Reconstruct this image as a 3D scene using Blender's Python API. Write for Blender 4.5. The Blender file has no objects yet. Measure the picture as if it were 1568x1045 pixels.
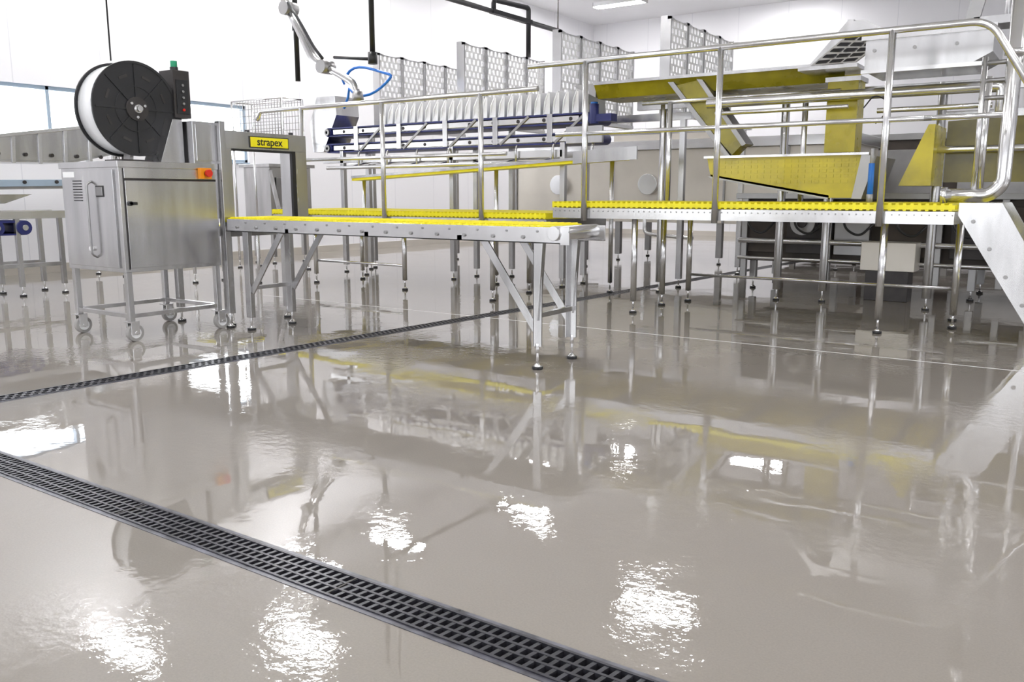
import bpy, math, random
from mathutils import Vector, Matrix
random.seed(4)
S=bpy.context.scene
COL=bpy.context.collection

# ------------------------------------------------------------ materials
def newmat(name):
    m=bpy.data.materials.new(name); m.use_nodes=True
    nt=m.node_tree; return m,nt,nt.nodes['Principled BSDF']
def mat(name,col,rough=.5,metal=0.,var=.08,scale=6.,bump=0.,stretch=None):
    m,nt,b=newmat(name)
    b.inputs['Roughness'].default_value=rough; b.inputs['Metallic'].default_value=metal
    tc=nt.nodes.new('ShaderNodeTexCoord'); mp=nt.nodes.new('ShaderNodeMapping')
    if stretch: mp.inputs['Scale'].default_value=stretch
    nt.links.new(tc.outputs['Object'],mp.inputs[0])
    n=nt.nodes.new('ShaderNodeTexNoise'); n.inputs['Scale'].default_value=scale; n.inputs['Detail'].default_value=4
    nt.links.new(mp.outputs[0],n.inputs['Vector'])
    cr=nt.nodes.new('ShaderNodeValToRGB'); e=cr.color_ramp.elements
    e[0].position=.3; e[1].position=.7
    e[0].color=tuple(max(0,c*(1-var)) for c in col)+(1,); e[1].color=tuple(min(1,c*(1+var)) for c in col)+(1,)
    nt.links.new(n.outputs['Fac'],cr.inputs[0]); nt.links.new(cr.outputs[0],b.inputs['Base Color'])
    mr=nt.nodes.new('ShaderNodeMapRange'); mr.inputs['To Min'].default_value=rough*.8; mr.inputs['To Max'].default_value=min(1,rough*1.2)
    nt.links.new(n.outputs['Fac'],mr.inputs['Value']); nt.links.new(mr.outputs[0],b.inputs['Roughness'])
    if bump:
        bp=nt.nodes.new('ShaderNodeBump'); bp.inputs['Distance'].default_value=bump
        nt.links.new(n.outputs['Fac'],bp.inputs['Height']); nt.links.new(bp.outputs[0],b.inputs['Normal'])
    return m
STEEL=mat('brushed_stainless_steel',(.54,.535,.54),.25,1.,.14,9,.0004,(1,1,.15))
STEELD=mat('stainless_steel_dull',(.34,.335,.335),.42,1.,.10,5)
PIPE=mat('stainless_pipe',(.68,.675,.68),.22,.9,.05,8)
WHITE=mat('white_plastic',(.87,.87,.88),.35,0,.02)
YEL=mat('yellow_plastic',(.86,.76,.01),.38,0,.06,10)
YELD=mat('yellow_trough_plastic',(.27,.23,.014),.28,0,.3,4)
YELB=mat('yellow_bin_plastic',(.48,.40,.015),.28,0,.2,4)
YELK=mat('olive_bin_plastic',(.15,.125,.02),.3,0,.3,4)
BLK=mat('black_plastic',(.012,.012,.014),.35,0,.2)
DRK=mat('dark_steel',(.055,.05,.05),.45,.6,.2)
BLU=mat('blue_belt',(.018,.025,.15),.4,0,.15)
BLUC=mat('blue_hose_plastic',(.01,.16,.62),.3,0,.1)
RUB=mat('grey_rubber',(.35,.34,.33),.5,0,.1)
GRN=mat('green_plastic',(.0,.30,.14),.35)
RED=mat('red_plastic',(.6,.02,.01),.3)
ORG=mat('orange_plastic',(.85,.30,.01),.4)
CREAM=mat('cream_steel_panel',(.62,.58,.52),.35,.4,.06,2)
GRATE=mat('cast_grating',(.05,.05,.06),.32,.5,.25,30)
EDGE=mat('drain_edge_resin',(.09,.09,.11),.3,0,.7,14)
TRENCH=mat('trench_dark',(.008,.008,.008),.6,0,.1)
FRAME=mat('window_frame_blue_grey',(.36,.45,.55),.5,0,.05)
PERIM=mat('strap_roll_white',(.85,.86,.88),.4,0,.03,60,.0008,(1,.1,.1))
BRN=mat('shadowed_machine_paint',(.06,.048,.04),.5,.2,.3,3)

def wallmat():
    m,nt,b=newmat('white_wall_panels')
    tc=nt.nodes.new('ShaderNodeTexCoord'); sp=nt.nodes.new('ShaderNodeSeparateXYZ')
    nt.links.new(tc.outputs['Object'],sp.inputs[0])
    ad=nt.nodes.new('ShaderNodeMath'); ad.operation='ADD'
    nt.links.new(sp.outputs[0],ad.inputs[0]); nt.links.new(sp.outputs[1],ad.inputs[1])
    md=nt.nodes.new('ShaderNodeMath'); md.operation='PINGPONG'; md.inputs[1].default_value=.6
    nt.links.new(ad.outputs[0],md.inputs[0])
    lt=nt.nodes.new('ShaderNodeMath'); lt.operation='LESS_THAN'; lt.inputs[1].default_value=.006
    nt.links.new(md.outputs[0],lt.inputs[0])
    mx=nt.nodes.new('ShaderNodeMix'); mx.data_type='RGBA'
    mx.inputs[6].default_value=(.88,.875,.905,1); mx.inputs[7].default_value=(.74,.74,.78,1)
    nt.links.new(lt.outputs[0],mx.inputs[0]); nt.links.new(mx.outputs[2],b.inputs['Base Color'])
    b.inputs['Roughness'].default_value=.4
    return m
WALL=wallmat()
CEIL=mat('ceiling_panel',(.84,.84,.86),.6,0,.02,1)

def floormat():
    m,nt,b=newmat('wet_epoxy_floor'); N=nt.nodes; L=nt.links
    tc=N.new('ShaderNodeTexCoord')
    def noi(s,d=3,rough=.5):
        n=N.new('ShaderNodeTexNoise'); n.inputs['Scale'].default_value=s; n.inputs['Detail'].default_value=d; n.inputs['Roughness'].default_value=rough
        L.new(tc.outputs['Object'],n.inputs['Vector']); return n
    def rng(src,a,b_,c,d):
        r=N.new('ShaderNodeMapRange'); r.inputs['From Min'].default_value=a; r.inputs['From Max'].default_value=b_
        r.inputs['To Min'].default_value=c; r.inputs['To Max'].default_value=d; L.new(src,r.inputs['Value']); return r.outputs[0]
    big=noi(.35,5,.6); cr=N.new('ShaderNodeValToRGB'); e=cr.color_ramp.elements
    e[0].position=.3; e[0].color=(.255,.228,.197,1); e[1].position=.7; e[1].color=(.298,.276,.250,1)
    L.new(big.outputs['Fac'],cr.inputs[0])
    sp=noi(170,2,.6); mx=N.new('ShaderNodeMix'); mx.data_type='RGBA'; mx.blend_type='MULTIPLY'
    L.new(rng(sp.outputs['Fac'],.3,.7,0,.2),mx.inputs[0]); L.new(cr.outputs[0],mx.inputs[6]); mx.inputs[7].default_value=(.55,.55,.55,1)
    L.new(mx.outputs[2],b.inputs['Base Color'])
    wet=noi(1.5,6,.62)
    L.new(rng(wet.outputs['Fac'],.50,.56,.008,.055),b.inputs['Roughness'])
    b.inputs['IOR'].default_value=1.75
    w1=noi(2.6,2); w2=noi(24,3,.55)
    b1=N.new('ShaderNodeBump'); b1.inputs['Distance'].default_value=.004; b1.inputs['Strength'].default_value=.28
    b2=N.new('ShaderNodeBump'); b2.inputs['Distance'].default_value=.0014
    L.new(rng(wet.outputs['Fac'],.47,.60,.05,.9),b2.inputs['Strength'])
    L.new(w1.outputs['Fac'],b1.inputs['Height']); L.new(w2.outputs['Fac'],b2.inputs['Height'])
    L.new(b1.outputs[0],b2.inputs['Normal']); L.new(b2.outputs[0],b.inputs['Normal'])
    return m
FLOOR=floormat()
def emis(name,col,s):
    m,nt,b=newmat(name); b.inputs['Base Color'].default_value=(.8,.8,.8,1)
    b.inputs['Emission Color'].default_value=col+(1,); b.inputs['Emission Strength'].default_value=s
    return m
LAMP=emis('lamp_diffuser',(1,.99,.985),68)

# ------------------------------------------------------------ mesh builder
class M:
    def __init__(s): s.v=[];s.f=[];s.m=[];s.sm=[];s.mats=[]
    def mi(s,m):
        if m not in s.mats: s.mats.append(m)
        return s.mats.index(m)
    def add(s,vs,fs,m,sm=False):
        o=len(s.v); s.v+= [tuple(v) for v in vs]; k=s.mi(m)
        for i,f in enumerate(fs):
            s.f.append([o+j for j in f]); s.m.append(k); s.sm.append(sm if isinstance(sm,bool) else sm[i])
    def box(s,x0,x1,y0,y1,z0,z1,m):
        v=[(x0,y0,z0),(x1,y0,z0),(x1,y1,z0),(x0,y1,z0),(x0,y0,z1),(x1,y0,z1),(x1,y1,z1),(x0,y1,z1)]
        s.add(v,[(0,3,2,1),(4,5,6,7),(0,1,5,4),(1,2,6,5),(2,3,7,6),(3,0,4,7)],m)
    def beam(s,p,q,w,h,m,up=(0,0,1)):
        p=Vector(p);q=Vector(q);d=(q-p).normalized();u=Vector(up)
        if abs(d.dot(u))>.99: u=Vector((0,1,0))
        a=d.cross(u).normalized(); u=a.cross(d).normalized()
        v=[]
        for c in (p,q):
            for i,j in ((-1,-1),(1,-1),(1,1),(-1,1)): v.append(c+a*(w/2*i)+u*(h/2*j))
        s.add(v,[(0,3,2,1),(4,5,6,7),(0,1,5,4),(1,2,6,5),(2,3,7,6),(3,0,4,7)],m)
    def frame(s,d):
        d=d.normalized(); u=Vector((0,0,1)) if abs(d.z)<.9 else Vector((1,0,0))
        a=d.cross(u).normalized(); return a,d.cross(a).normalized()
    def cyl(s,p,q,r,m,n=12,r2=None):
        p=Vector(p);q=Vector(q); r2=r if r2 is None else r2; a,b=s.frame(q-p); v=[]
        for c,rr in ((p,r),(q,r2)):
            for i in range(n):
                t=2*math.pi*i/n; v.append(c+a*(rr*math.cos(t))+b*(rr*math.sin(t)))
        f=[(i,(i+1)%n,n+(i+1)%n,n+i) for i in range(n)]+[tuple(range(n-1,-1,-1)),tuple(range(n,2*n))]
        s.add(v,f,m,[True]*n+[False,False])
    def tube(s,pts,r,m,n=10,fil=0.):
        P=[Vector(p) for p in pts]
        if fil>0:
            Q=[P[0]]
            for i in range(1,len(P)-1):
                a=(P[i-1]-P[i]);b=(P[i+1]-P[i]); k=min(fil,a.length*.45,b.length*.45)
                A=P[i]+a.normalized()*k;B=P[i]+b.normalized()*k
                for t in range(7):
                    t/=6; Q.append(A*(1-t)**2+P[i]*2*t*(1-t)+B*t*t)
            Q.append(P[-1]); P=Q
        v=[];d0=(P[1]-P[0]).normalized(); a,b=s.frame(d0)
        for i,p in enumerate(P):
            if i==0: d=P[1]-P[0]
            elif i==len(P)-1: d=P[-1]-P[-2]
            else: d=(P[i+1]-P[i]).normalized()+(P[i]-P[i-1]).normalized()
            d=d.normalized(); a=(a-d*a.dot(d)).normalized(); b=d.cross(a)
            for j in range(n):
                t=2*math.pi*j/n; v.append(p+a*(r*math.cos(t))+b*(r*math.sin(t)))
        f=[]
        for i in range(len(P)-1):
            for j in range(n): f.append((i*n+j,i*n+(j+1)%n,(i+1)*n+(j+1)%n,(i+1)*n+j))
        k=len(f); f+=[tuple(range(n-1,-1,-1)),tuple(range((len(P)-1)*n,len(P)*n))]
        s.add(v,f,m,[True]*k+[False,False])
    def ring(s,c,ax,ri,ro,t,m,n=40):
        c=Vector(c);ax=Vector(ax).normalized();a,b=s.frame(ax);v=[]
        for k in (-t/2,t/2):
            for r in (ri,ro):
                for i in range(n):
                    q=2*math.pi*i/n; v.append(c+ax*k+a*(r*math.cos(q))+b*(r*math.sin(q)))
        f=[];sm=[]
        for i in range(n):
            j=(i+1)%n
            f+=[(i,j,n+j,n+i),(2*n+i,3*n+i,3*n+j,2*n+j),(n+i,n+j,3*n+j,3*n+i),(i,2*n+i,2*n+j,j)]; sm+=[False,False,True,True]
        s.add(v,f,m,sm)
    def prism(s,poly,d,m):
        d=Vector(d);P=[Vector(p) for p in poly];n=len(P)
        f=[tuple(range(n)),tuple(range(2*n-1,n-1,-1))]+[(i,n+i,n+(i+1)%n,(i+1)%n) for i in range(n)]
        s.add(P+[p+d for p in P],f,m)
    def xz(s,poly,y0,y1,m): s.prism([(x,y0,z) for x,z in poly],(0,y1-y0,0),m)
    def yz(s,poly,x0,x1,m): s.prism([(x0,y,z) for y,z in poly],(x1-x0,0,0),m)
    def foot(s,x,y,m=None):
        s.cyl((x,y,0),(x,y,.018),.034,BLK,12); s.cyl((x,y,.018),(x,y,.035),.026,PIPE,12,.012); s.cyl((x,y,.03),(x,y,.14),.009,PIPE,8)
    def leg(s,x,y,zt,r=.027,m=None):
        s.foot(x,y); s.cyl((x,y,.11),(x,y,zt),r,m or PIPE,12)
    def sqleg(s,x,y,zt,w=.05,m=None):
        s.foot(x,y); s.box(x-w/2,x+w/2,y-w/2,y+w/2,.1,zt,m or STEEL)
    def obj(s,name,bevel=0,parent=None):
        me=bpy.data.meshes.new(name); me.from_pydata(s.v,[],s.f)
        for m in s.mats: me.materials.append(m)
        me.polygons.foreach_set('material_index',s.m); me.polygons.foreach_set('use_smooth',s.sm); me.update()
        import bmesh
        bm=bmesh.new(); bm.from_mesh(me); bmesh.ops.recalc_face_normals(bm,faces=bm.faces); bm.to_mesh(me); bm.free()
        o=bpy.data.objects.new(name,me); COL.objects.link(o)
        if bevel:
            b=o.modifiers.new('bevel','BEVEL'); b.width=bevel; b.segments=2; b.limit_method='ANGLE'; b.angle_limit=math.radians(50)
        if parent: o.parent=parent
        return o

# ------------------------------------------------------------ room shell
XW=-11.7; YN=20.9; HC=5.5; XE=9.; YS=-6.
def d2x(y): return -4.65+.0635*(y-1.6)
W=.078
o=M()
y0,y1=1.515-W,1.515+W
o.add([(XW,YS,0),(XE,YS,0),(XE,y0,0),(XW,y0,0)],[(0,1,2,3)],FLOOR)
o.add([(XW,y1,0),(d2x(y1)-W,y1,0),(d2x(14)-W,14,0),(XW,14,0)],[(0,1,2,3)],FLOOR)
o.add([(d2x(y1)+W,y1,0),(XE,y1,0),(XE,14,0),(d2x(14)+W,14,0)],[(0,1,2,3)],FLOOR)
o.add([(XW,14,0),(XE,14,0),(XE,YN,0),(XW,YN,0)],[(0,1,2,3)],FLOOR)
o.obj('floor')
j=M(); j.box(-7.2,5,5.846,5.855,.0002,.0012,WHITE); j.obj('trim_1')
c=M(); c.box(XW-.2,XE+.2,YS-.2,YN+.2,HC,HC+.15,CEIL); c.obj('ceiling')
w=M(); w.box(XW-.2,XE+.2,YN,YN+.2,0,HC,WALL); w.obj('wall_north')
wn=[0]
def window(p0,p1,z0,z1,wall,mull=()):
    wn[0]+=1; w=M(); t=.05
    def bx(a,b,za,zb,d0=.04,d1=.12):
        if wall=='W': w.box(XW-d1,XW-d0,a,b,za,zb,FRAME)
        elif wall=='S': w.box(a,b,YS-d1,YS-d0,za,zb,FRAME)
        else: w.box(XE+d0,XE+d1,a,b,za,zb,FRAME)
    bx(p0,p1,z0,z0+t); bx(p0,p1,z1-t,z1)
    for y in [p0,p1-t]+list(mull): bx(y,y+t,z0,z1)
    bx(p0,p1,z0-.02,z0,-.03,.04)
    w.obj('window_%d'%wn[0],.004)  # shared by the west windows and the added fill windows
def wallwin(name,a0,a1,wins,z0,z1,fn):
    w=M(); fn(w,a0,a1,0,z0); fn(w,a0,a1,z1,HC); yy=a0
    for a,b in wins: fn(w,yy,a,z0,z1); yy=b
    fn(w,yy,a1,z0,z1); w.obj(name)
wins=[(2.2,6.62),(7.95,9.35)]; z0,z1=1.56,2.47
wallwin('wall_west',YS,YN,wins,z0,z1,lambda w,a,b,c,d:w.box(XW-.2,XW,a,b,c,d,WALL))
window(2.2,6.62,z0,z1,'W',(3.24,4.68,6.12)); window(7.95,9.35,z0,z1,'W')
fill_wins_s=[(-9.5,-6.5),(-4,-1),(1.5,4.5)]  # unseen windows behind the camera, added as front fill for the steel
wallwin('wall_south',XW-.2,XE,fill_wins_s,1.1,3.2,lambda w,a,b,c,d:w.box(a,b,YS-.2,YS,c,d,WALL))
for a,b in fill_wins_s: window(a,b,1.1,3.2,'S',(a+1,a+2))
fill_wins_e=[(0,3),(6,9)]  # east side openings, also unseen and added for fill light
wallwin('wall_east',YS-.2,YN,fill_wins_e,1.1,3.2,lambda w,a,b,c,d:w.box(XE,XE+.2,a,b,c,d,WALL))
for a,b in fill_wins_e: window(a,b,1.1,3.2,'E',(a+1,a+2))
b=M(); b.box(XW,XW+.02,YS,YN,0,.12,CREAM); b.obj('baseboard_west')
b=M(); b.box(XW+.02,XE,YN-.02,YN,0,.12,CREAM); b.obj('baseboard_north')

# ------------------------------------------------------------ floor drains
def drain(name,p,q,halfw,pitch):
    p=Vector(p);q=Vector(q);L=(q-p).length;d=(q-p)/L;n=Vector((-d.y,d.x,0));z=Vector((0,0,1)); g=M()
    def bx(l0,l1,w0,w1,z0,z1,m,sk=0):
        v=[]
        for zz in (z0,z1):
            for l,ww in ((l0,w0),(l1,w0),(l1+sk,w1),(l0+sk,w1)): v.append(p+d*l+n*ww+z*zz)
        g.add(v,[(0,3,2,1),(4,5,6,7),(0,1,5,4),(1,2,6,5),(2,3,7,6),(3,0,4,7)],m)
    h=halfw
    bx(0,L,-h,h,-.12,-.11,TRENCH)
    bx(0,L,-h,-h+.016,-.11,.002,EDGE); bx(0,L,h-.016,h,-.11,.002,EDGE)
    bx(0,L,-h+.016,-h+.024,-.025,.005,GRATE); bx(0,L,h-.024,h-.016,-.025,.005,GRATE)
    iw=h-.024; rows=3; rw=2*iw/rows
    for r in range(1,rows): bx(0,L,-iw+rw*r-.004,-iw+rw*r+.004,-.02,.004,GRATE)
    k=int(L/pitch)
    for r in range(rows):
        for i in range(k-1):
            l=i*pitch+(r%2)*pitch*.5
            bx(l,l+pitch*.38,-iw+rw*r,-iw+rw*(r+1),-.018,.003,GRATE,sk=.006)
    s=1.0; l=s
    while l<L: bx(l-.003,l+.003,-iw,iw,-.02,.0045,DRK); l+=s
    return g.obj(name)
drain('floor_drain_grate',(XW+.1,1.515,0),(4,1.515,0),W,.030)
drain('floor_drain_grate',(d2x(1.62),1.62,0),(d2x(13.9),13.9,0),W,.045)

# ------------------------------------------------------------ strapping machine
s=M()
X0,X1,Y0,Y1=-6.40,-5.65,3.40,4.20
s.box(X0,X1,Y0,Y1,.50,1.25,STEEL); s.box(X0-.01,X1+.012,Y0-.012,Y1+.01,1.235,1.28,STEEL)
s.box(X1,X1+.014,Y0+.035,Y1-.02,.53,1.145,STEEL); s.box(X1,X1+.010,Y0+.035,Y1-.02,1.160,1.23,STEEL)
s.box(X1-.002,X1+.003,Y0+.03,Y1-.01,1.145,1.160,DRK); s.box(X1-.002,X1+.004,Y0+.028,Y0+.036,.52,1.23,DRK)
s.box(X0+.05,X1-.06,Y0-.012,Y0,.53,1.22,STEEL)
s.cyl((X1+.01,3.46,.985),(X1+.03,3.46,.985),.017,BLK,16); s.box(X1+.012,X1+.03,3.45,3.51,.975,.995,BLK)
s.box(X1+.01,X1+.04,4.03,4.13,1.165,1.245,ORG); s.cyl((X1+.04,4.08,1.205),(X1+.065,4.08,1.205),.018,BLK,14); s.cyl((X1+.06,4.08,1.205),(X1+.085,4.08,1.205),.028,RED,16)
s.tube([(-5.98,Y0-.012,.60),(-5.98,Y0-.05,.62),(-5.98,Y0-.05,1.12),(-5.98,Y0-.012,1.14)],.008,STEELD,8,.02)
s.cyl((-6.03,Y0-.012,.66),(-6.03,Y0-.035,.66),.016,WHITE,12)
for k in range(8): s.box(-6.22,-6.12,Y0-.02,Y0-.01,1.0+k*.02,1.008+k*.02,BLK)
s.box(-5.93,-5.83,Y0-.016,Y0-.01,1.03,1.11,BLK)
s.box(-5.92,-5.84,Y0-.02,Y0-.012,1.04,1.10,STEELD)
s.box(-6.35,-6.20,Y0-.016,Y0-.012,1.17,1.21,WHITE)
for x in (-6.37,-5.68):
    for y in (3.43,4.17):
        s.box(x-.02,x+.02,y-.02,y+.02,.15,.5,STEEL)
        s.box(x-.04,x+.04,y-.04,y+.04,.142,.15,PIPE)
        s.box(x-.028,x-.022,y-.02,y+.045,.05,.142,PIPE); s.box(x+.022,x+.028,y-.02,y+.045,.05,.142,PIPE)
        s.cyl((x-.019,y+.02,.062),(x+.019,y+.02,.062),.062,RUB,22); s.cyl((x-.021,y+.02,.062),(x+.021,y+.02,.062),.04,WHITE,20); s.cyl((x-.032,y+.02,.062),(x+.032,y+.02,.062),.014,PIPE,10)
for x in (-6.37,-5.68): s.box(x-.015,x+.015,3.45,4.15,.17,.20,STEEL)
for y in (3.43,4.17): s.box(-6.35,-5.70,y-.015,y+.015,.17,.20,STEEL)
s.box(-5.66,-5.60,4.215,4.265,.12,1.60,STEEL); s.foot(-5.63,4.24)
s.box(-6.30,-6.25,4.215,4.265,.12,.80,STEEL); s.foot(-6.27,4.24)
s.box(-5.95,-5.66,4.02,4.22,1.28,1.59,STEEL); s.box(-5.66,-5.652,4.04,4.20,1.30,1.57,STEEL)
s.prism([(-5.97,3.80,1.28),(-5.97,4.0,1.28),(-5.97,4.0,1.60),(-5.97,3.92,1.60)],(.22,0,0),STEEL)
xa,xb=-5.80,-5.62
s.box(xa,xb,4.27,5.09,1.40,1.535,STEEL); s.box(xa,xb,4.96,5.09,.80,1.40,STEEL); s.box(xa,xb,4.27,4.33,.86,1.40,STEEL)
s.box(xb-.02,xb+.008,4.925,4.965,.86,1.40,BLK); s.box(xb-.02,xb+.008,4.33,4.935,1.383,1.40,BLK)
s.box(xb,xb+.006,4.50,4.90,1.415,1.505,BLK); s.box(xb+.006,xb+.009,4.51,4.89,1.422,1.498,YEL)
s.cyl((xa+.1,5.0,1.535),(xa+.1,5.0,1.56),.02,BLK,10); s.cyl((xa+.1,4.55,1.535),(xa+.1,4.55,1.555),.02,BLK,10)
s.box(xa,xb,4.27,4.95,.72,.80,STEELD)
for y in (4.32,4.9): s.foot(-5.72,y); s.box(-5.745,-5.695,y-.025,y+.025,.1,.74,STEEL)
s.box(-5.93,-5.87,4.02,4.08,1.59,1.64,BLK); s.box(-6.00,-5.83,4.0,4.14,1.62,1.97,DRK); s.box(-5.83,-5.822,4.02,4.12,1.65,1.90,BLK)
for k,mm in enumerate((RED,STEELD,STEELD,STEELD,STEELD)): s.cyl((-5.822,4.07,1.68+k*.045),(-5.81,4.07,1.68+k*.045),.010,mm,10)
s.cyl((-5.91,4.07,1.97),(-5.91,4.07,2.0),.03,BLK,14); s.cyl((-5.91,4.07,2.0),(-5.91,4.07,2.045),.025,GRN,14)
s.beam((-5.94,3.66,1.28),(-5.94,3.70,1.66),.08,.03,STEELD); s.cyl((-6.14,3.70,1.66),(-5.80,3.70,1.66),.022,PIPE,14)
s.box(-6.08,-5.86,3.56,3.84,1.28,1.30,DRK)
sm=s.obj('strapping_machine',.003)
r=M()
for xx,t in ((-5.855,.010),(-6.075,.010)):
    r.ring((xx,3.70,1.66),(1,0,0),.05,.33,t,BLK,56)
    r.ring((xx,3.70,1.66),(1,0,0),.318,.336,t+.010,BLK,56)
    r.ring((xx,3.70,1.66),(1,0,0),.155,.165,t+.012,BLK,48)
    r.ring((xx,3.70,1.66),(1,0,0),.03,.085,t+.03,DRK,32)
    for k in range(8):
        a=2*math.pi*k/8; c0=Vector((xx,3.70,1.66)); dv=Vector((0,math.cos(a),math.sin(a)))
        r.beam(c0+dv*.08,c0+dv*.315,.012,t+.014,BLK,up=(1,0,0))
    if xx>-5.9:
        for k in range(8):
            a=2*math.pi*(k+.5)/8; c0=Vector((xx+.006,3.70,1.66)); dv=Vector((0,math.cos(a),math.sin(a))); tv=Vector((0,-math.sin(a),math.cos(a)))
            r.beam(c0+dv*.235-tv*.035,c0+dv*.235+tv*.035,.018,.004,DRK,up=(1,0,0))
        r.cyl((xx,3.70,1.66),(xx+.035,3.70,1.66),.030,PIPE,20)
        for k in range(3):
            a=2*math.pi*k/3+.4; r.cyl((xx+.015,3.70+.06*math.cos(a),1.66+.06*math.sin(a)),(xx+.03,3.70+.06*math.cos(a),1.66+.06*math.sin(a)),.010,PIPE,10)
r.ring((-5.965,3.70,1.66),(1,0,0),.10,.318,.205,PERIM,56)
r.obj('strap_reel',0,sm)
tx=bpy.data.curves.new('label_text','FONT'); tx.body='strapex'; tx.size=.085; tx.align_x='CENTER'; tx.align_y='CENTER'; tx.extrude=.0008; tx.offset=.0012; tx.materials.append(BLK)
to=bpy.data.objects.new('label_text',tx); COL.objects.link(to); to.location=(xb+.010,4.70,1.462); to.rotation_euler=(math.pi/2,0,math.pi/2); to.parent=sm

# ------------------------------------------------------------ conveyor table
t=M(); ya,yb=4.22,4.69
TX0,TX1=-5.58,-2.52
for y,sg in ((ya,1),(yb,-1)):
    t.box(TX0,TX1,min(y,y+sg*.008),max(y,y+sg*.008),.765,.86,PIPE)
    t.box(TX0,TX1,min(y,y+sg*.035),max(y,y+sg*.035),.765,.773,PIPE)
x=TX0+.12
while x<TX1:
    t.cyl((x,ya-.012,.80),(x,ya,.80),.011,STEELD,10); t.cyl((x+.1,ya-.006,.835),(x+.1,ya,.835),.007,STEELD,8); x+=.22
x=TX0
while x<-2.72:
    t.box(x,x+.045,ya+.012,yb-.012,.835,.868,YEL); t.box(x+.015,x+.022,ya+.02,yb-.02,.868,.876,YEL); x+=.05
t.box(TX0,-2.7,ya+.01,yb-.01,.80,.832,STEELD)
t.cyl((-2.60,ya-.02,.825),(-2.60,yb+.02,.825),.042,PIPE,20); t.cyl((-2.68,ya+.01,.82),(-2.68,yb-.01,.82),.03,PIPE,16)
t.box(-2.56,-2.50,ya-.006,ya+.002,.76,.865,PIPE)
for y in (ya+.04,yb-.02):
    t.foot(-2.74,y); t.cyl((-2.74,y,.1),(-2.74,y,.16),.012,PIPE,8)
    t.box(-2.77,-2.71,y-.006,y+.006,.14,.80,STEEL); t.box(-2.77,-2.764,y-.006,y+.04*(1 if y<4.4 else -1),.14,.80,STEEL)
    t.beam((-3.15,y+.01,.775),(-2.76,y+.01,.24),.012,.05,STEEL); t.beam((-2.70,y,.77),(-2.735,y,.30),.010,.04,STEEL)
    t.foot(-5.40,y); t.box(-5.43,-5.37,y-.02,y+.02,.1,.79,STEEL)
    t.beam((-5.0,y,.775),(-5.37,y,.30),.012,.05,STEEL)
t.beam((-2.74,ya+.04,.33),(-2.74,yb-.02,.33),.03,.03,STEEL); t.beam((-5.40,ya+.04,.33),(-5.40,yb-.02,.33),.03,.03,STEEL)
for x in (-3.3,-4.1,-4.9): t.box(x-.02,x+.02,ya,yb,.765,.80,STEELD)
t.obj('conveyor_table',.0015)

# ------------------------------------------------------------ walkways
def walkway(X0,X1,Y0,Y1,zt,legs,posts,rail,ztop,zmid,post_back=()):
    g=M()
    for y in (Y0,Y1-.05): g.box(X0,X1,y,y+.05,zt-.15,zt-.06,PIPE)
    for x in (X0,X1-.05): g.box(x,x+.05,Y0+.05,Y1-.05,zt-.15,zt-.06,PIPE)
    x=X0+.6
    while x<X1-.2: g.box(x,x+.04,Y0+.05,Y1-.05,zt-.14,zt-.07,STEELD); x+=.6
    x=X0
    while x<X1-.01:
        g.box(x,x+.022,Y0-.01,Y1,zt-.055,zt,YEL)
        g.cyl((x+.028,Y0-.004,zt-.085),(x+.028,Y0,zt-.085),.006,STEELD,6)
        x+=.05
    for y in [Y0-.012+ (Y1-Y0)*k/9 for k in range(10)]: g.box(X0,X1,y,y+.02,zt-.045,zt-.012,YEL)
    for x,y in legs: g.leg(x,y,zt-.1)
    ys=sorted(set(y for _,y in legs))
    for y in ys:
        xs=[x for x,yy in legs if yy==y]
        if len(xs)>1: g.cyl((min(xs),y,.27),(max(xs),y,.27),.014,PIPE,10)
    for x in posts:
        g.cyl((x,Y0-.035,zt-.17),(x,Y0-.035,ztop),.026,PIPE,12); g.box(x-.03,x+.03,Y0-.02,Y0,zt-.15,zt-.07,STEELD)
    g.tube(rail,.025,PIPE,12,.12)
    g.cyl((posts[0]-.3,Y0-.035,zmid),(posts[-1]+.3,Y0-.035,zmid),.019,PIPE,12)
    for x in post_back: g.cyl((x,Y1+.03,zt-.15),(x,Y1+.03,ztop-.25),.026,PIPE,12); g.box(x-.03,x+.03,Y1,Y1+.02,zt-.15,zt-.07,STEELD)
    if post_back: g.cyl((post_back[0]-.3,Y1+.03,ztop-.25),(post_back[-1]+.3,Y1+.03,ztop-.25),.022,PIPE,12)
    return g
YR=6.78
g=walkway(-8.1,-4.27,YR,7.95,.875,[(-7.71,7.07),(-6.3,7.07),(-4.92,6.82),(-7.56,7.7),(-5.0,7.6)],[-7.5,-6.28,-5.0],
  [(-8.25,YR-.035,1.9),(-8.2,YR-.035,2.0),(-4.35,YR-.035,2.0)],2.0,1.43)
g.obj('access_walkway')
g=walkway(-4.2,-.86,YR,8.0,.985,[(-3.38,6.83),(-1.33,6.86),(-3.39,7.46),(-.89,7.43),(-3.31,7.9),(-.95,7.9)],[-3.85,-2.62,-1.35],
  [(-4.45,YR-.035,2.2),(-.74,YR-.035,2.2),(-.05,YR-.035,1.05)],2.2,1.58,(-3.62,-2.3))
g.cyl((-1.1,YR-.035,1.58),(-.62,YR-.035,1.58),.019,PIPE,12)
g.obj('access_walkway')
g=M()
for y in (6.80,7.52):
    g.xz([(-.84,.99),(-.57,.99),(-.0,.0),(-.27,.0),(-.84,.90)],y,y+.012,STEEL)
    for k in range(5):
        g.cyl((-.74+k*.115,y-.01,.86-k*.19),(-.74+k*.115,y,.86-k*.19),.014,STEELD,10)
for k in range(4):
    zz=.78-k*.2; xx=-.62+k*.117; g.box(xx-.09,xx+.10,6.81,7.52,zz-.03,zz,YEL)
g.obj('walkway_stairs',.002)

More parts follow.
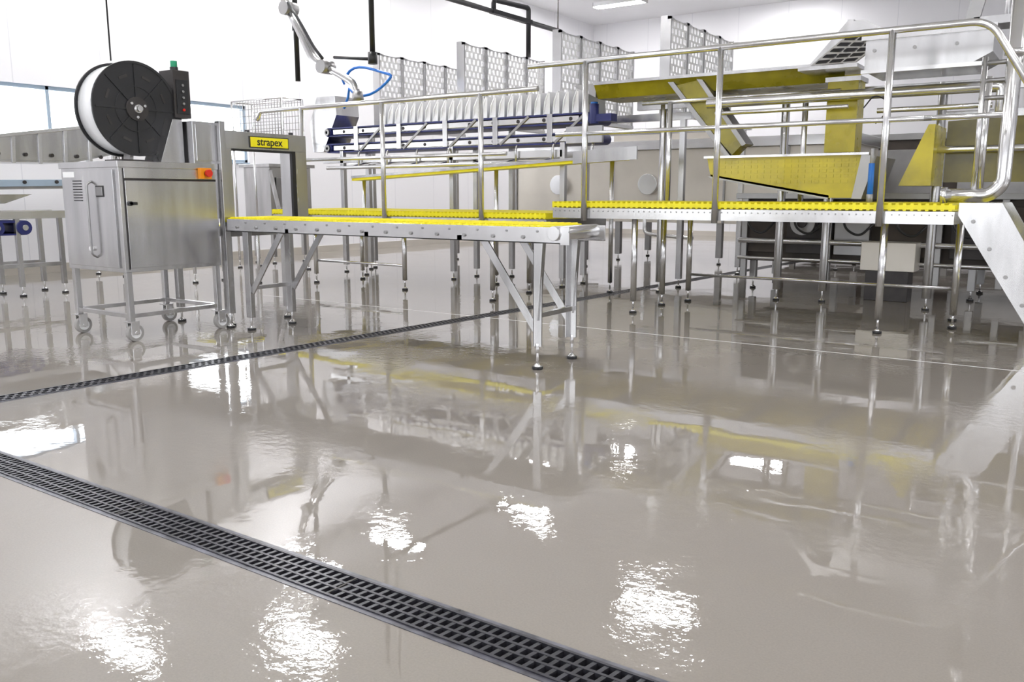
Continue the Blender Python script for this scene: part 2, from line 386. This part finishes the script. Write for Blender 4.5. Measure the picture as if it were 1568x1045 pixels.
# ------------------------------------------------------------ blue belt conveyor (elevated)
g=M(); Ya,Yb=8.30,8.78; XA,XB=-8.72,-4.72
for z in (1.87,1.66):
    for y in (Ya,Yb):
        g.box(XA+.1,XB-.1,y,y+.02,z-.030,z+.030,PIPE)
    g.box(XA,XB,Ya+.0,Yb-.01,z+.042,z+.060,BLU); g.box(XA,XB,Ya+.0,Yb-.01,z-.060,z-.042,BLU)
    for x in (XA,XB):
        g.cyl((x,Ya+.0,z),(x,Yb-.01,z),.060,BLU,20); g.cyl((x,Ya-.03,z),(x,Yb+.03,z),.022,PIPE,14); g.cyl((x,Ya-.03,z),(x,Ya,z),.045,STEELD,18)
    x=XA+.3
    while x<XB-.2: g.cyl((x,Ya-.006,z),(x,Ya,z),.022,DRK,12); x+=.35
x=XA+.5
while x<XB-.3:
    g.box(x,x+.07,Ya-.02,Ya,1.62,1.93,STEEL); g.beam((x+.1,Ya-.01,1.62),(x+.5,Ya-.01,1.92),.01,.03,STEELD); x+=.75
for y in (Ya,Yb): g.box(XA-.1,XB-.3,y-.01,y+.04,1.46,1.54,PIPE)
g.cyl((XA,Ya-.04,1.40),(XB-.2,Ya-.04,1.40),.025,PIPE,12)
x=XA+.4
while x<XB:
    g.cyl((x,Ya-.04,1.40),(x,Yb,1.50),.012,PIPE,8); g.tube([(x+.2,Ya-.02,1.6),(x+.2,Ya-.05,1.55),(x+.2,Ya-.04,1.40)],.014,STEEL,8,.03); x+=.5
for x in (XA+.25,-6.6,XB-.3):
    for y in (Ya+.02,Yb+.02): g.sqleg(x,y,1.62,.06,STEEL)
    g.box(x-.02,x+.02,Ya,Yb,.5,.54,STEEL)
g.xz([(XA-.35,1.62),(XA-.15,1.62),(XA-.02,1.85),(XA+.12,2.1),(XA+.1,2.35),(XA-.25,2.35),(XA-.4,2.0)],Ya+.05,Yb,STEEL)
g.cyl((-4.62,8.29,1.80),(-4.62,8.29,2.01),.05,BLU,18); g.cyl((-4.62,8.29,2.01),(-4.62,8.29,2.03),.04,BLUC,14)
g.box(-4.72,-4.40,8.26,8.40,1.82,1.90,BLU); g.box(-4.95,-4.5,8.25,8.29,1.60,1.78,STEEL)
x=XA+.9
while x<XB-.05:
    g.prism([(x,Ya+.06,1.93),(x,Yb-.04,1.93),(x,Yb-.02,2.20),(x,Ya+.16,2.20),(x,Ya+.08,2.08)],(.012,0,0),WHITE)
    g.box(x,x+.10,Yb-.06,Yb-.05,1.94,2.19,WHITE); g.prism([(x,Ya+.06,1.94),(x+.09,Ya+.06,1.94),(x+.03,Ya+.15,2.18),(x,Ya+.15,2.18)],(0,.008,0),WHITE)
    x+=.125
g.obj('belt_conveyor',.002)

g=M()
g.prism([(-8.0,8.00,1.22),(-4.15,8.00,1.40),(-4.15,8.00,1.43),(-8.0,8.00,1.25)],(0,.22,0),YEL)
g.prism([(-4.7,7.98,1.37),(-3.95,7.98,1.40),(-3.95,7.98,1.53),(-4.7,7.98,1.50)],(0,.02,0),STEEL)
g.prism([(-8.0,7.985,1.25),(-4.15,7.985,1.43),(-4.15,7.985,1.46),(-8.0,7.985,1.28)],(0,.012,0),STEEL)
for x,z in ((-7.9,1.22),(-5.8,1.32),(-4.3,1.39)): g.leg(x,8.12,z,.024)
g.obj('drip_tray')

# ------------------------------------------------------------ rack of perforated screens
g=M()
for X in (-8.43,-6.95,-5.50,-4.10):
    ya_,yb_=9.0,10.95; n=4; pw=(yb_-ya_)/n; zt=2.97; zb=1.98
    for k in range(n):
        a=ya_+k*pw; b2=a+pw-.02
        zk=zt
        for yy in (a,b2-.025): g.box(X-.02,X+.02,yy,yy+.025,zb,zk,PIPE)
        g.prism([(X-.02,a,zk-.03),(X-.02,b2,zk-.03),(X-.02,b2,zk),(X-.02,(a+b2)/2+.1,zk-.022),(X-.02,(a+b2)/2-.1,zk-.022),(X-.02,a,zk)],(.04,0,0),PIPE)
        zz=zb; r_=0
        while zz<zk-.05:
            g.box(X-.004,X+.004,a+.02,b2-.02,zz,zz+.020,WHITE)
            yv=a+.03+(r_%2)*.045
            while yv<b2-.06:
                g.box(X-.003,X+.003,yv,yv+.045,zz+.020,zz+.08,WHITE); yv+=.09
            zz+=.08; r_+=1
    g.box(X-.10,X-.02,ya_,ya_+.03,zb,zt+.01,PIPE); 
    g.box(X-.09,X-.03,yb_-.03,yb_,zb,zt,PIPE)
    g.box(X-.09,X+.02,ya_,yb_,zb-.04,zb,PIPE)
for y in (9.02,10.93):
    g.box(-8.7,-3.8,y-.03,y+.03,1.86,1.94,PIPE)
    for x in (-8.6,-6.2,-3.9): g.sqleg(x,y,1.86,.06,STEEL)
g.obj('screen_panel_rack')

# ------------------------------------------------------------ stainless tank row
g=M()
g.box(-8.3,-2.8,12.2,13.6,.62,1.72,CREAM); g.box(-8.35,-2.75,12.15,13.65,1.72,1.86,PIPE)
x=-8.3
while x<-2.9: g.box(x,x+.03,12.17,12.2,.62,1.72,STEELD); x+=.92
g.box(-6.6,-4.9,12.5,13.3,1.86,2.05,CREAM)
for x in (-8.1,-6.4,-4.7,-3.0):
    for y in (12.35,13.45): g.sqleg(x,y,.63,.09,STEELD)
for x in (-7.4,-5.8): 
    g.cyl((x,12.1,1.2),(x,12.2,1.2),.16,PIPE,24); g.tube([(x,12.05,.9),(x,12.05,.45),(x+.8,12.05,.40)],.03,PIPE,10,.1)
g.obj('stainless_steel_tank',.006)

# ------------------------------------------------------------ chute and hopper line
g=M()
def trough(x0,x1,ya,yb,z0,z1,flare=.1):
    g.prism([(x0,ya,z1),(x0,ya+flare,z0),(x0,yb-flare,z0),(x0,yb,z1),(x0,yb-.015,z1),(x0,yb-flare-.005,z0+.015),(x0,ya+flare+.005,z0+.015),(x0,ya+.015,z1)],(x1-x0,0,0),YELD)
    for y in (ya-.012,yb-.012): g.box(x0,x1,y,y+.024,z1-.01,z1+.02,STEEL)
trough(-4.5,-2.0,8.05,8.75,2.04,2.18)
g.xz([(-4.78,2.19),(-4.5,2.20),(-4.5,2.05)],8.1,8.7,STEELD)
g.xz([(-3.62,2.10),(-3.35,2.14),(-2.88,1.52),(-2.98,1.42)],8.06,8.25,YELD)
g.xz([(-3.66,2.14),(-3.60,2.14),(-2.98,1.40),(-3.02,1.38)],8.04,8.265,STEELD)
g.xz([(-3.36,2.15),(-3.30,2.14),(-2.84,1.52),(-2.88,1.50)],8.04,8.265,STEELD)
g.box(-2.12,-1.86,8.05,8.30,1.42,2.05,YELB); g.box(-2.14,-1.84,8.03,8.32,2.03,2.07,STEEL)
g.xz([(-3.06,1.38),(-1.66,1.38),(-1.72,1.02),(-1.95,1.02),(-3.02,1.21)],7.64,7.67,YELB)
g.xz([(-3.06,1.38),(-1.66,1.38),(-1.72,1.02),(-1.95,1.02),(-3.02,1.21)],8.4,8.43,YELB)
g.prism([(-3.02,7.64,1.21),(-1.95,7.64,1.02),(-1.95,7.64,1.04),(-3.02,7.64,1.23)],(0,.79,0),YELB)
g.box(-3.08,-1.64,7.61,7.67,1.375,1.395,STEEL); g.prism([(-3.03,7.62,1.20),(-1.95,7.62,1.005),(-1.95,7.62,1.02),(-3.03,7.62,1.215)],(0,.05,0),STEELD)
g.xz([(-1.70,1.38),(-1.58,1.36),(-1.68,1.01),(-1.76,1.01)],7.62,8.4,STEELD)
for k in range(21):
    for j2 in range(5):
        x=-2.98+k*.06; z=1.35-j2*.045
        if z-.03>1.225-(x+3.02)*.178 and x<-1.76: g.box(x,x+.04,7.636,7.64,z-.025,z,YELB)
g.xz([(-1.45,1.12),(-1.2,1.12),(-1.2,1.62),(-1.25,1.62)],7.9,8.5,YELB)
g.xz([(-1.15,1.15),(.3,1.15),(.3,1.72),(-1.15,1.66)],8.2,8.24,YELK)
g.box(-1.17,.32,8.18,8.26,1.68,1.74,STEEL); g.cyl((-1.2,8.1,1.42),(.3,8.1,1.42),.03,PIPE,12)
g.xz([(-1.72,2.04),(-.95,2.04),(-.80,2.12),(-.80,2.30),(-1.72,2.30)],7.6,8.3,STEEL)
g.box(-1.75,-.78,7.57,7.63,2.28,2.325,PIPE); g.box(-1.74,-.85,7.57,7.6,2.02,2.05,PIPE)
for x in (-1.65,-1.35,-1.05): g.cyl((x,7.59,2.2),(x,7.60,2.2),.014,STEELD,10)
A=Vector((-2.19,7.72,2.14));B=Vector((-1.82,7.72,2.14));C=Vector((-1.58,7.86,2.36));D=Vector((-1.92,7.86,2.40))
g.prism([A,B,C,D],(0,.03,.0),PIPE)
for i in range(5):
    for k in range(3):
        u0=.06+k*.31; u1=u0+.25; v0=.06+i*.185; v1=v0+.10
        def P(u,v): return A*(1-u)*(1-v)+B*u*(1-v)+C*u*v+D*(1-u)*v+Vector((0,-.004,0))
        g.prism([P(u0,v0),P(u1,v0),P(u1,v1),P(u0,v1)],(0,.006,0),BLK)
g.xz([(-2.29,2.12),(-2.17,2.12),(-1.89,2.42),(-1.62,2.40),(-1.80,2.50),(-1.95,2.50)],7.88,7.90,STEEL)
g.xz([(-2.29,2.10),(-1.80,2.10),(-1.80,2.13),(-2.29,2.13)],7.70,8.2,STEEL)
g.box(-1.95,-1.90,7.9,8.1,2.3,2.52,STEEL)
g.cyl((-3.2,7.95,1.90),(-.85,7.95,1.90),.045,PIPE,16); g.cyl((-3.1,7.9,1.80),(-1.9,7.9,1.80),.02,PIPE,10)
g.tube([(-.85,7.95,1.90),(-.74,7.95,1.90),(-.74,7.95,1.70)],.05,PIPE,14,.1)
g.cyl((-1.66,7.9,1.75),(-.8,7.9,1.75),.022,PIPE,10)
for x,y,z in ((-2.62,8.5,2.02),(-1.25,8.5,2.02),(-3.9,8.5,2.02),(-2.2,8.6,1.3),(-.45,8.4,1.9),(.2,8.4,1.9)): g.leg(x,y,z,.04,STEEL)
g.box(-4.2,.3,8.47,8.53,1.93,2.02,STEEL)
g.tube([(-1.7,7.58,1.75),(-1.62,7.56,1.85),(-1.52,7.58,1.80),(-1.52,7.58,1.7),(-1.6,7.58,1.62)],.006,BLK,6,.05)
g.cyl((-1.60,7.56,1.05),(-1.60,7.56,1.30),.024,BLUC,14); g.cyl((-1.60,7.56,1.30),(-1.60,7.56,1.42),.016,STEELD,12); g.cyl((-1.60,7.56,.985),(-1.60,7.56,1.05),.028,STEELD,12)
g.cyl((-.66,7.75,2.38),(-.66,7.75,2.6),.10,STEEL,22); g.cyl((-.66,7.75,2.6),(-.66,7.75,2.64),.13,STEEL,22); g.cyl((-.66,7.75,2.64),(-.66,7.75,2.8),.075,STEELD,20)
g.box(-.95,-.35,7.6,7.9,2.32,2.38,STEEL); g.cyl((-.40,7.85,0.0),(-.40,7.85,2.32),.03,PIPE,12)
g.xz([(-1.02,2.32),(-.92,2.32),(-.86,2.6),(-.96,2.6)],7.6,7.64,STEELD)
g.tube([(-.8,7.6,2.5),(-.7,7.55,2.6),(-.62,7.55,2.5),(-.66,7.6,2.4)],.01,BLK,8,.05)
g.obj('transfer_chute',.002)

g=M()
g.tube([(-.97,7.02,1.04),(-.68,7.02,1.04),(-.60,7.02,1.12),(-.60,7.02,2.62)],.05,PIPE,16,.12)
g.cyl((-.99,7.02,1.04),(-.95,7.02,1.04),.062,PIPE,16); g.cyl((-.6,7.02,2.0),(-.6,7.02,2.04),.066,PIPE,16)
g.cyl((-.78,7.3,.99),(-.78,7.3,1.9),.03,PIPE,14)
g.tube([(-.6,7.02,2.5),(-.6,7.02,2.75),(.4,7.3,2.75),(.4,7.3,0.0)],.05,PIPE,16,.1)
for z in (1.6,1.72,1.84,1.96): g.cyl((-.80,7.02,z),(-.55,7.02,z),.016,STEELD,10)
g.cyl((-.78,7.02,.99),(-.78,7.02,2.0),.02,PIPE,10)
g.obj('process_pipe')

# machinery below / behind the walkway; its dark brown also paints in the shade there
g=M()
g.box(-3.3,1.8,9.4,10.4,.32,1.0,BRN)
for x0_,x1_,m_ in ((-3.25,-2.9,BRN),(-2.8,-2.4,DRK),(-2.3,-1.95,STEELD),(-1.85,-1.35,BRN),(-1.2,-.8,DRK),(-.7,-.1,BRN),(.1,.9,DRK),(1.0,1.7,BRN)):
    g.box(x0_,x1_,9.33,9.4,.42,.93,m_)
for x in (-3.25,-2.35,-1.3,-.75,0,.95,1.75): g.box(x-.03,x+.03,9.28,9.34,.15,1.06,STEELD)
for x in (-3.2,-1.0,.3,1.7):
    for y in (9.5,10.3): g.sqleg(x,y,.34,.07,STEELD)
g.box(-3.35,1.85,9.25,10.45,1.0,1.06,STEELD); g.cyl((-3.3,9.25,.55),(1.8,9.25,.55),.03,PIPE,12); g.cyl((-3.3,9.24,.36),(1.8,9.24,.36),.02,PIPE,12)
g.box(-1.95,-1.45,9.0,9.3,.30,.58,CREAM); g.box(-1.9,-1.5,9.02,9.28,.0,.30,DRK)
for k in range(9): g.tube([(-3.2+k*.5,9.22,.9),(-3.15+k*.5,9.12,.7),(-3.0+k*.5,9.12,.62),(-2.85+k*.5,9.2,.8)],.014,BLK,6,.1)
for x in (-2.6,.5): g.cyl((x,9.2,.75),(x,9.35,.75),.13,STEELD,24); g.cyl((x,9.17,.75),(x,9.2,.75),.05,DRK,16)
g.obj('drive_unit_cabinet',.004)
g=M()
g.box(-4.6,3.0,15.0,16.6,.25,1.9,BRN); g.box(-4.65,3.05,14.95,16.65,1.9,2.0,STEELD)  # plain machine mass added to carry the darkness further back
for x in (-4.5,-3.2,-1.9,-.6,.7,2.0): g.box(x,x+1.1,14.96,15.0,.4,1.75,STEELD)
for x in (-4.4,-2,.5,2.8):
    for y in (15.1,16.5): g.sqleg(x,y,.26,.09,STEELD)
g.obj('dark_machine_mass',.005)

# ------------------------------------------------------------ left trough conveyor + side table
g=M()
prof=[(2.0,1.40),(5.6,1.44),(6.6,1.66),(6.6,1.93),(6.3,1.93),(4.3,1.62),(2.0,1.50)]
g.yz(prof,-10.3,-10.27,STEEL); g.yz(prof,-11.03,-11.0,STEEL)
g.yz([(2.0,1.38),(5.6,1.42),(5.6,1.44),(2.0,1.40)],-11.0,-10.27,STEEL); g.yz([(5.6,1.42),(6.6,1.64),(6.6,1.66),(5.6,1.44)],-11.0,-10.27,STEEL)
g.yz([(4.3,1.60),(6.3,1.91),(6.3,1.95),(4.3,1.64)],-10.34,-10.24,PIPE); g.yz([(1.98,1.48),(4.3,1.60),(4.3,1.64),(1.98,1.52)],-10.34,-10.24,PIPE)
for k in range(14):
    y=2.2+k*.3; zt=1.50+(y-2)*.052 if y<4.3 else 1.62+(y-4.3)*.155
    g.prism([(-10.27,y,1.40),(-10.27,y+.04,1.40),(-10.27,y+.06,zt),(-10.27,y+.02,zt)],(.02,0,0),PIPE)
    g.cyl((-10.27,y+.16,1.5),(-10.245,y+.16,1.5),.022,DRK,12)
g.yz([(2.0,1.05),(5.6,1.12),(5.6,1.17),(2.0,1.10)],-10.2,-9.75,RUB)
g.yz([(2.0,1.08),(5.6,1.15),(5.6,1.22),(2.0,1.16)],-9.75,-9.72,FRAME)
g.yz([(2.0,.90),(4.6,.95),(4.9,1.05),(2.0,1.02)],-9.9,-9.87,STEEL)
for k in range(9): g.cyl((-9.72,2.3+k*.35,1.13+k*.007),(-9.70,2.3+k*.35,1.13+k*.007),.02,DRK,10)
for y in (2.6,4.4,6.2):
    for x in (-10.95,-10.32): g.sqleg(x,y,1.42 if y<6 else 1.58,.06)
g.beam((-10.3,4.4,1.4),(-9.8,4.4,1.1),.04,.04,STEEL); g.beam((-10.3,2.6,1.3),(-9.8,2.6,1.05),.04,.04,STEEL)
g.beam((-10.3,6.2,1.5),(-9.6,5.2,.5),.04,.06,STEEL)
g.obj('inclined_conveyor',.003)
g=M()
for x in (-9.15,-9.60): g.box(x-.02,x+.02,2.0,4.95,.80,.88,PIPE)
y=2.0
while y<4.9: g.cyl((-9.58,y,.85),(-9.17,y,.85),.024,PIPE,10); y+=.09
for y in (3.85,4.15,4.42): g.cyl((-9.56,y,.71),(-9.12,y,.71),.075,BLU,18); g.cyl((-9.12,y,.71),(-9.10,y,.71),.03,PIPE,12)
g.box(-9.5,-9.14,3.85,4.42,.76,.785,BLU); g.box(-9.5,-9.14,3.85,4.42,.635,.65,BLU)
for y in (3.4,4.36,4.80):
    for x in (-9.16,-9.59): g.sqleg(x,y,.82,.045)
g.box(-9.61,-9.57,3.4,4.8,.3,.34,STEEL); g.box(-9.18,-9.14,3.4,4.8,.3,.34,STEEL)
g.obj('roller_conveyor',.002)

g=M()
g.box(-8.9,-8.2,6.2,6.65,.66,.70,YEL); g.box(-8.92,-8.18,6.18,6.67,.62,.66,STEEL)
for x in (-8.88,-8.22):
    for y in (6.22,6.63): g.leg(x,y,.63,.02)
g.obj('side_tray_table',.002)
g=M()
g.box(-10.9,-10.3,8.6,9.4,.7,1.45,STEEL); g.box(-10.95,-10.25,8.55,9.45,1.45,1.5,STEEL)
for x in (-10.8,-10.4):
    for y in (8.7,9.3): g.sqleg(x,y,.71,.06)
g.beam((-10.3,8.6,1.4),(-9.8,8.4,.5),.05,.05,STEEL); g.box(-10.29,-10.27,8.7,9.2,.85,1.3,STEELD)
g.obj('stainless_steel_cabinet',.004)

g=M(); x0,x1,ya_,yb_,za,zb=-10.2,-9.15,7.9,8.25,1.75,2.32
for z in (za,zb):
    g.tube([(x0,ya_,z),(x1,ya_,z),(x1,yb_,z),(x0,yb_,z),(x0,ya_,z)],.012,PIPE,8)
for x,y in ((x0,ya_),(x1,ya_),(x1,yb_),(x0,yb_)): g.leg(x,y,zb,.016)
k=x0
while k<x1: g.cyl((k,ya_,za),(k,ya_,zb),.004,STEELD,6); g.cyl((k,yb_,za),(k,yb_,zb),.004,STEELD,6); k+=.06
k=za
while k<zb: g.cyl((x0,ya_,k),(x1,ya_,k),.004,STEELD,6); g.cyl((x0,yb_,k),(x1,yb_,k),.004,STEELD,6); k+=.09
g.obj('wire_mesh_cage')

# ------------------------------------------------------------ overhead services
g=M()
g.cyl((-9.3,8.0,5.49),(-9.3,8.0,5.3),.12,PIPE,18)
g.tube([(-9.3,8,5.4),(-9.25,8,3.75),(-9.05,8,3.45)],.05,STEELD,14,.1)
g.cyl((-9.05,7.9,3.45),(-9.05,8.1,3.45),.09,STEELD,20)
g.tube([(-9.05,8,3.45),(-8.85,8,3.15),(-8.62,8,2.78),(-8.40,8,2.66)],.06,STEEL,14,.1)
g.cyl((-8.40,7.9,2.66),(-8.40,8.1,2.66),.085,STEELD,20)
g.tube([(-8.40,8,2.66),(-8.15,8,2.55),(-7.9,8,2.42),(-7.85,8,2.25)],.045,STEEL,12,.1)
g.cyl((-7.85,8,2.32),(-7.85,8,2.20),.06,STEELD,16,.08)
g.tube([(-8.95,7.9,3.5),(-8.75,7.9,3.25),(-8.5,7.9,2.9),(-8.35,7.9,2.75)],.02,BLK,8,.1)
g.obj('articulated_lift_arm')
g=M()
g.tube([(-7.72,8.15,5.49),(-7.72,8.15,2.66)],.035,BLK,12); g.cyl((-7.72,8.15,2.66),(-7.72,8.15,2.8),.06,BLK,12)
g.tube([(-9.1,8.15,5.49),(-9.1,8.15,2.55)],.035,BLK,12); g.cyl((-9.1,8.15,3.2),(-9.1,8.15,3.3),.05,BLK,12)
g.tube([(-8.4,8.15,2.80),(-7.72,8.15,2.72)],.02,BLK,8)
pts=[]
for k in range(22):
    a=math.radians(170-k*15); pts.append((-7.80+.40*math.cos(a),8.13,2.47+.15*math.sin(a)+.04*math.sin(k*.6)))
pts.append((-8.15,8.13,2.28)); pts.append((-8.25,8.15,2.15))
g.tube(pts,.017,BLUC,8)
g.tube([(-8.5,8.15,2.75),(-8.3,8.14,2.6),(-8.22,8.14,2.45)],.014,BLUC,8,.1)
g.obj('hanging_air_hose')
g=M()
g.tube([(-7,2.5,3.47),(-7,11.45,3.47)],.035,BLK,12)
g.tube([(-7,9.75,3.47),(-7,9.75,3.62),(-7,10.6,3.66),(-7,10.6,2.985)],.035,BLK,12,.05)
g.box(-7.04,-6.96,9.7,10.65,3.44,3.50,BLK)
for y in (3.2,7.6): g.cyl((-7,y,3.47),(-7,y,5.495),.012,BLK,8)
g.cyl((-7,11.4,3.47),(-7,11.4,5.495),.012,PIPE,8)
g.obj('overhead_pipe')
g=M(); g.cyl((-6.0,3.62,5.49),(-6.0,3.62,2.0),.006,BLK,8); g.cyl((-6.0,3.62,5.49),(-6.0,3.62,5.45),.03,BLK,10); g.obj('hanging_cable')

# ------------------------------------------------------------ ceiling lamps
lamps=[(-11.0,6.15),(-9,7.7),(-10.3,11.2),(-9.3,13.9),(-5.2,11.6),(-10.9,9.6),(-9.73,18.6),(-6.3,19.6),(-10.8,16.6),
 (-4,3),(0,3),(4,3),(-8,2),(-4,-1),(0,-1),(4,-1),(-8,-2),(3,8),(3,12),(3,16)]  # this row is out of view, added to light the room
for x,y in lamps:
    g=M(); g.box(x-.62,x+.62,y-.16,y+.16,HC-.09,HC,CEIL); g.box(x-.59,x+.59,y-.13,y+.13,HC-.10,HC-.088,LAMP)
    g.box(x-.64,x-.62,y-.16,y+.16,HC-.11,HC,PIPE); g.box(x+.62,x+.64,y-.16,y+.16,HC-.11,HC,PIPE)
    g.obj('ceiling_lamp')

# ------------------------------------------------------------ world, camera
w=bpy.data.worlds.new('overcast_sky'); S.world=w; w.use_nodes=True
bg=w.node_tree.nodes['Background']; bg.inputs[0].default_value=(.94,.97,1,1); bg.inputs[1].default_value=7.5
cd=bpy.data.cameras.new('camera'); cam=bpy.data.objects.new('camera',cd); COL.objects.link(cam)
cd.sensor_width=36; cd.lens=29.85; cam.location=(0,0,1.05)
cam.rotation_euler=(math.radians(90-9.82),0,math.radians(34.5)); S.camera=cam
S.view_settings.view_transform='Standard'
S.view_settings.exposure=0.05
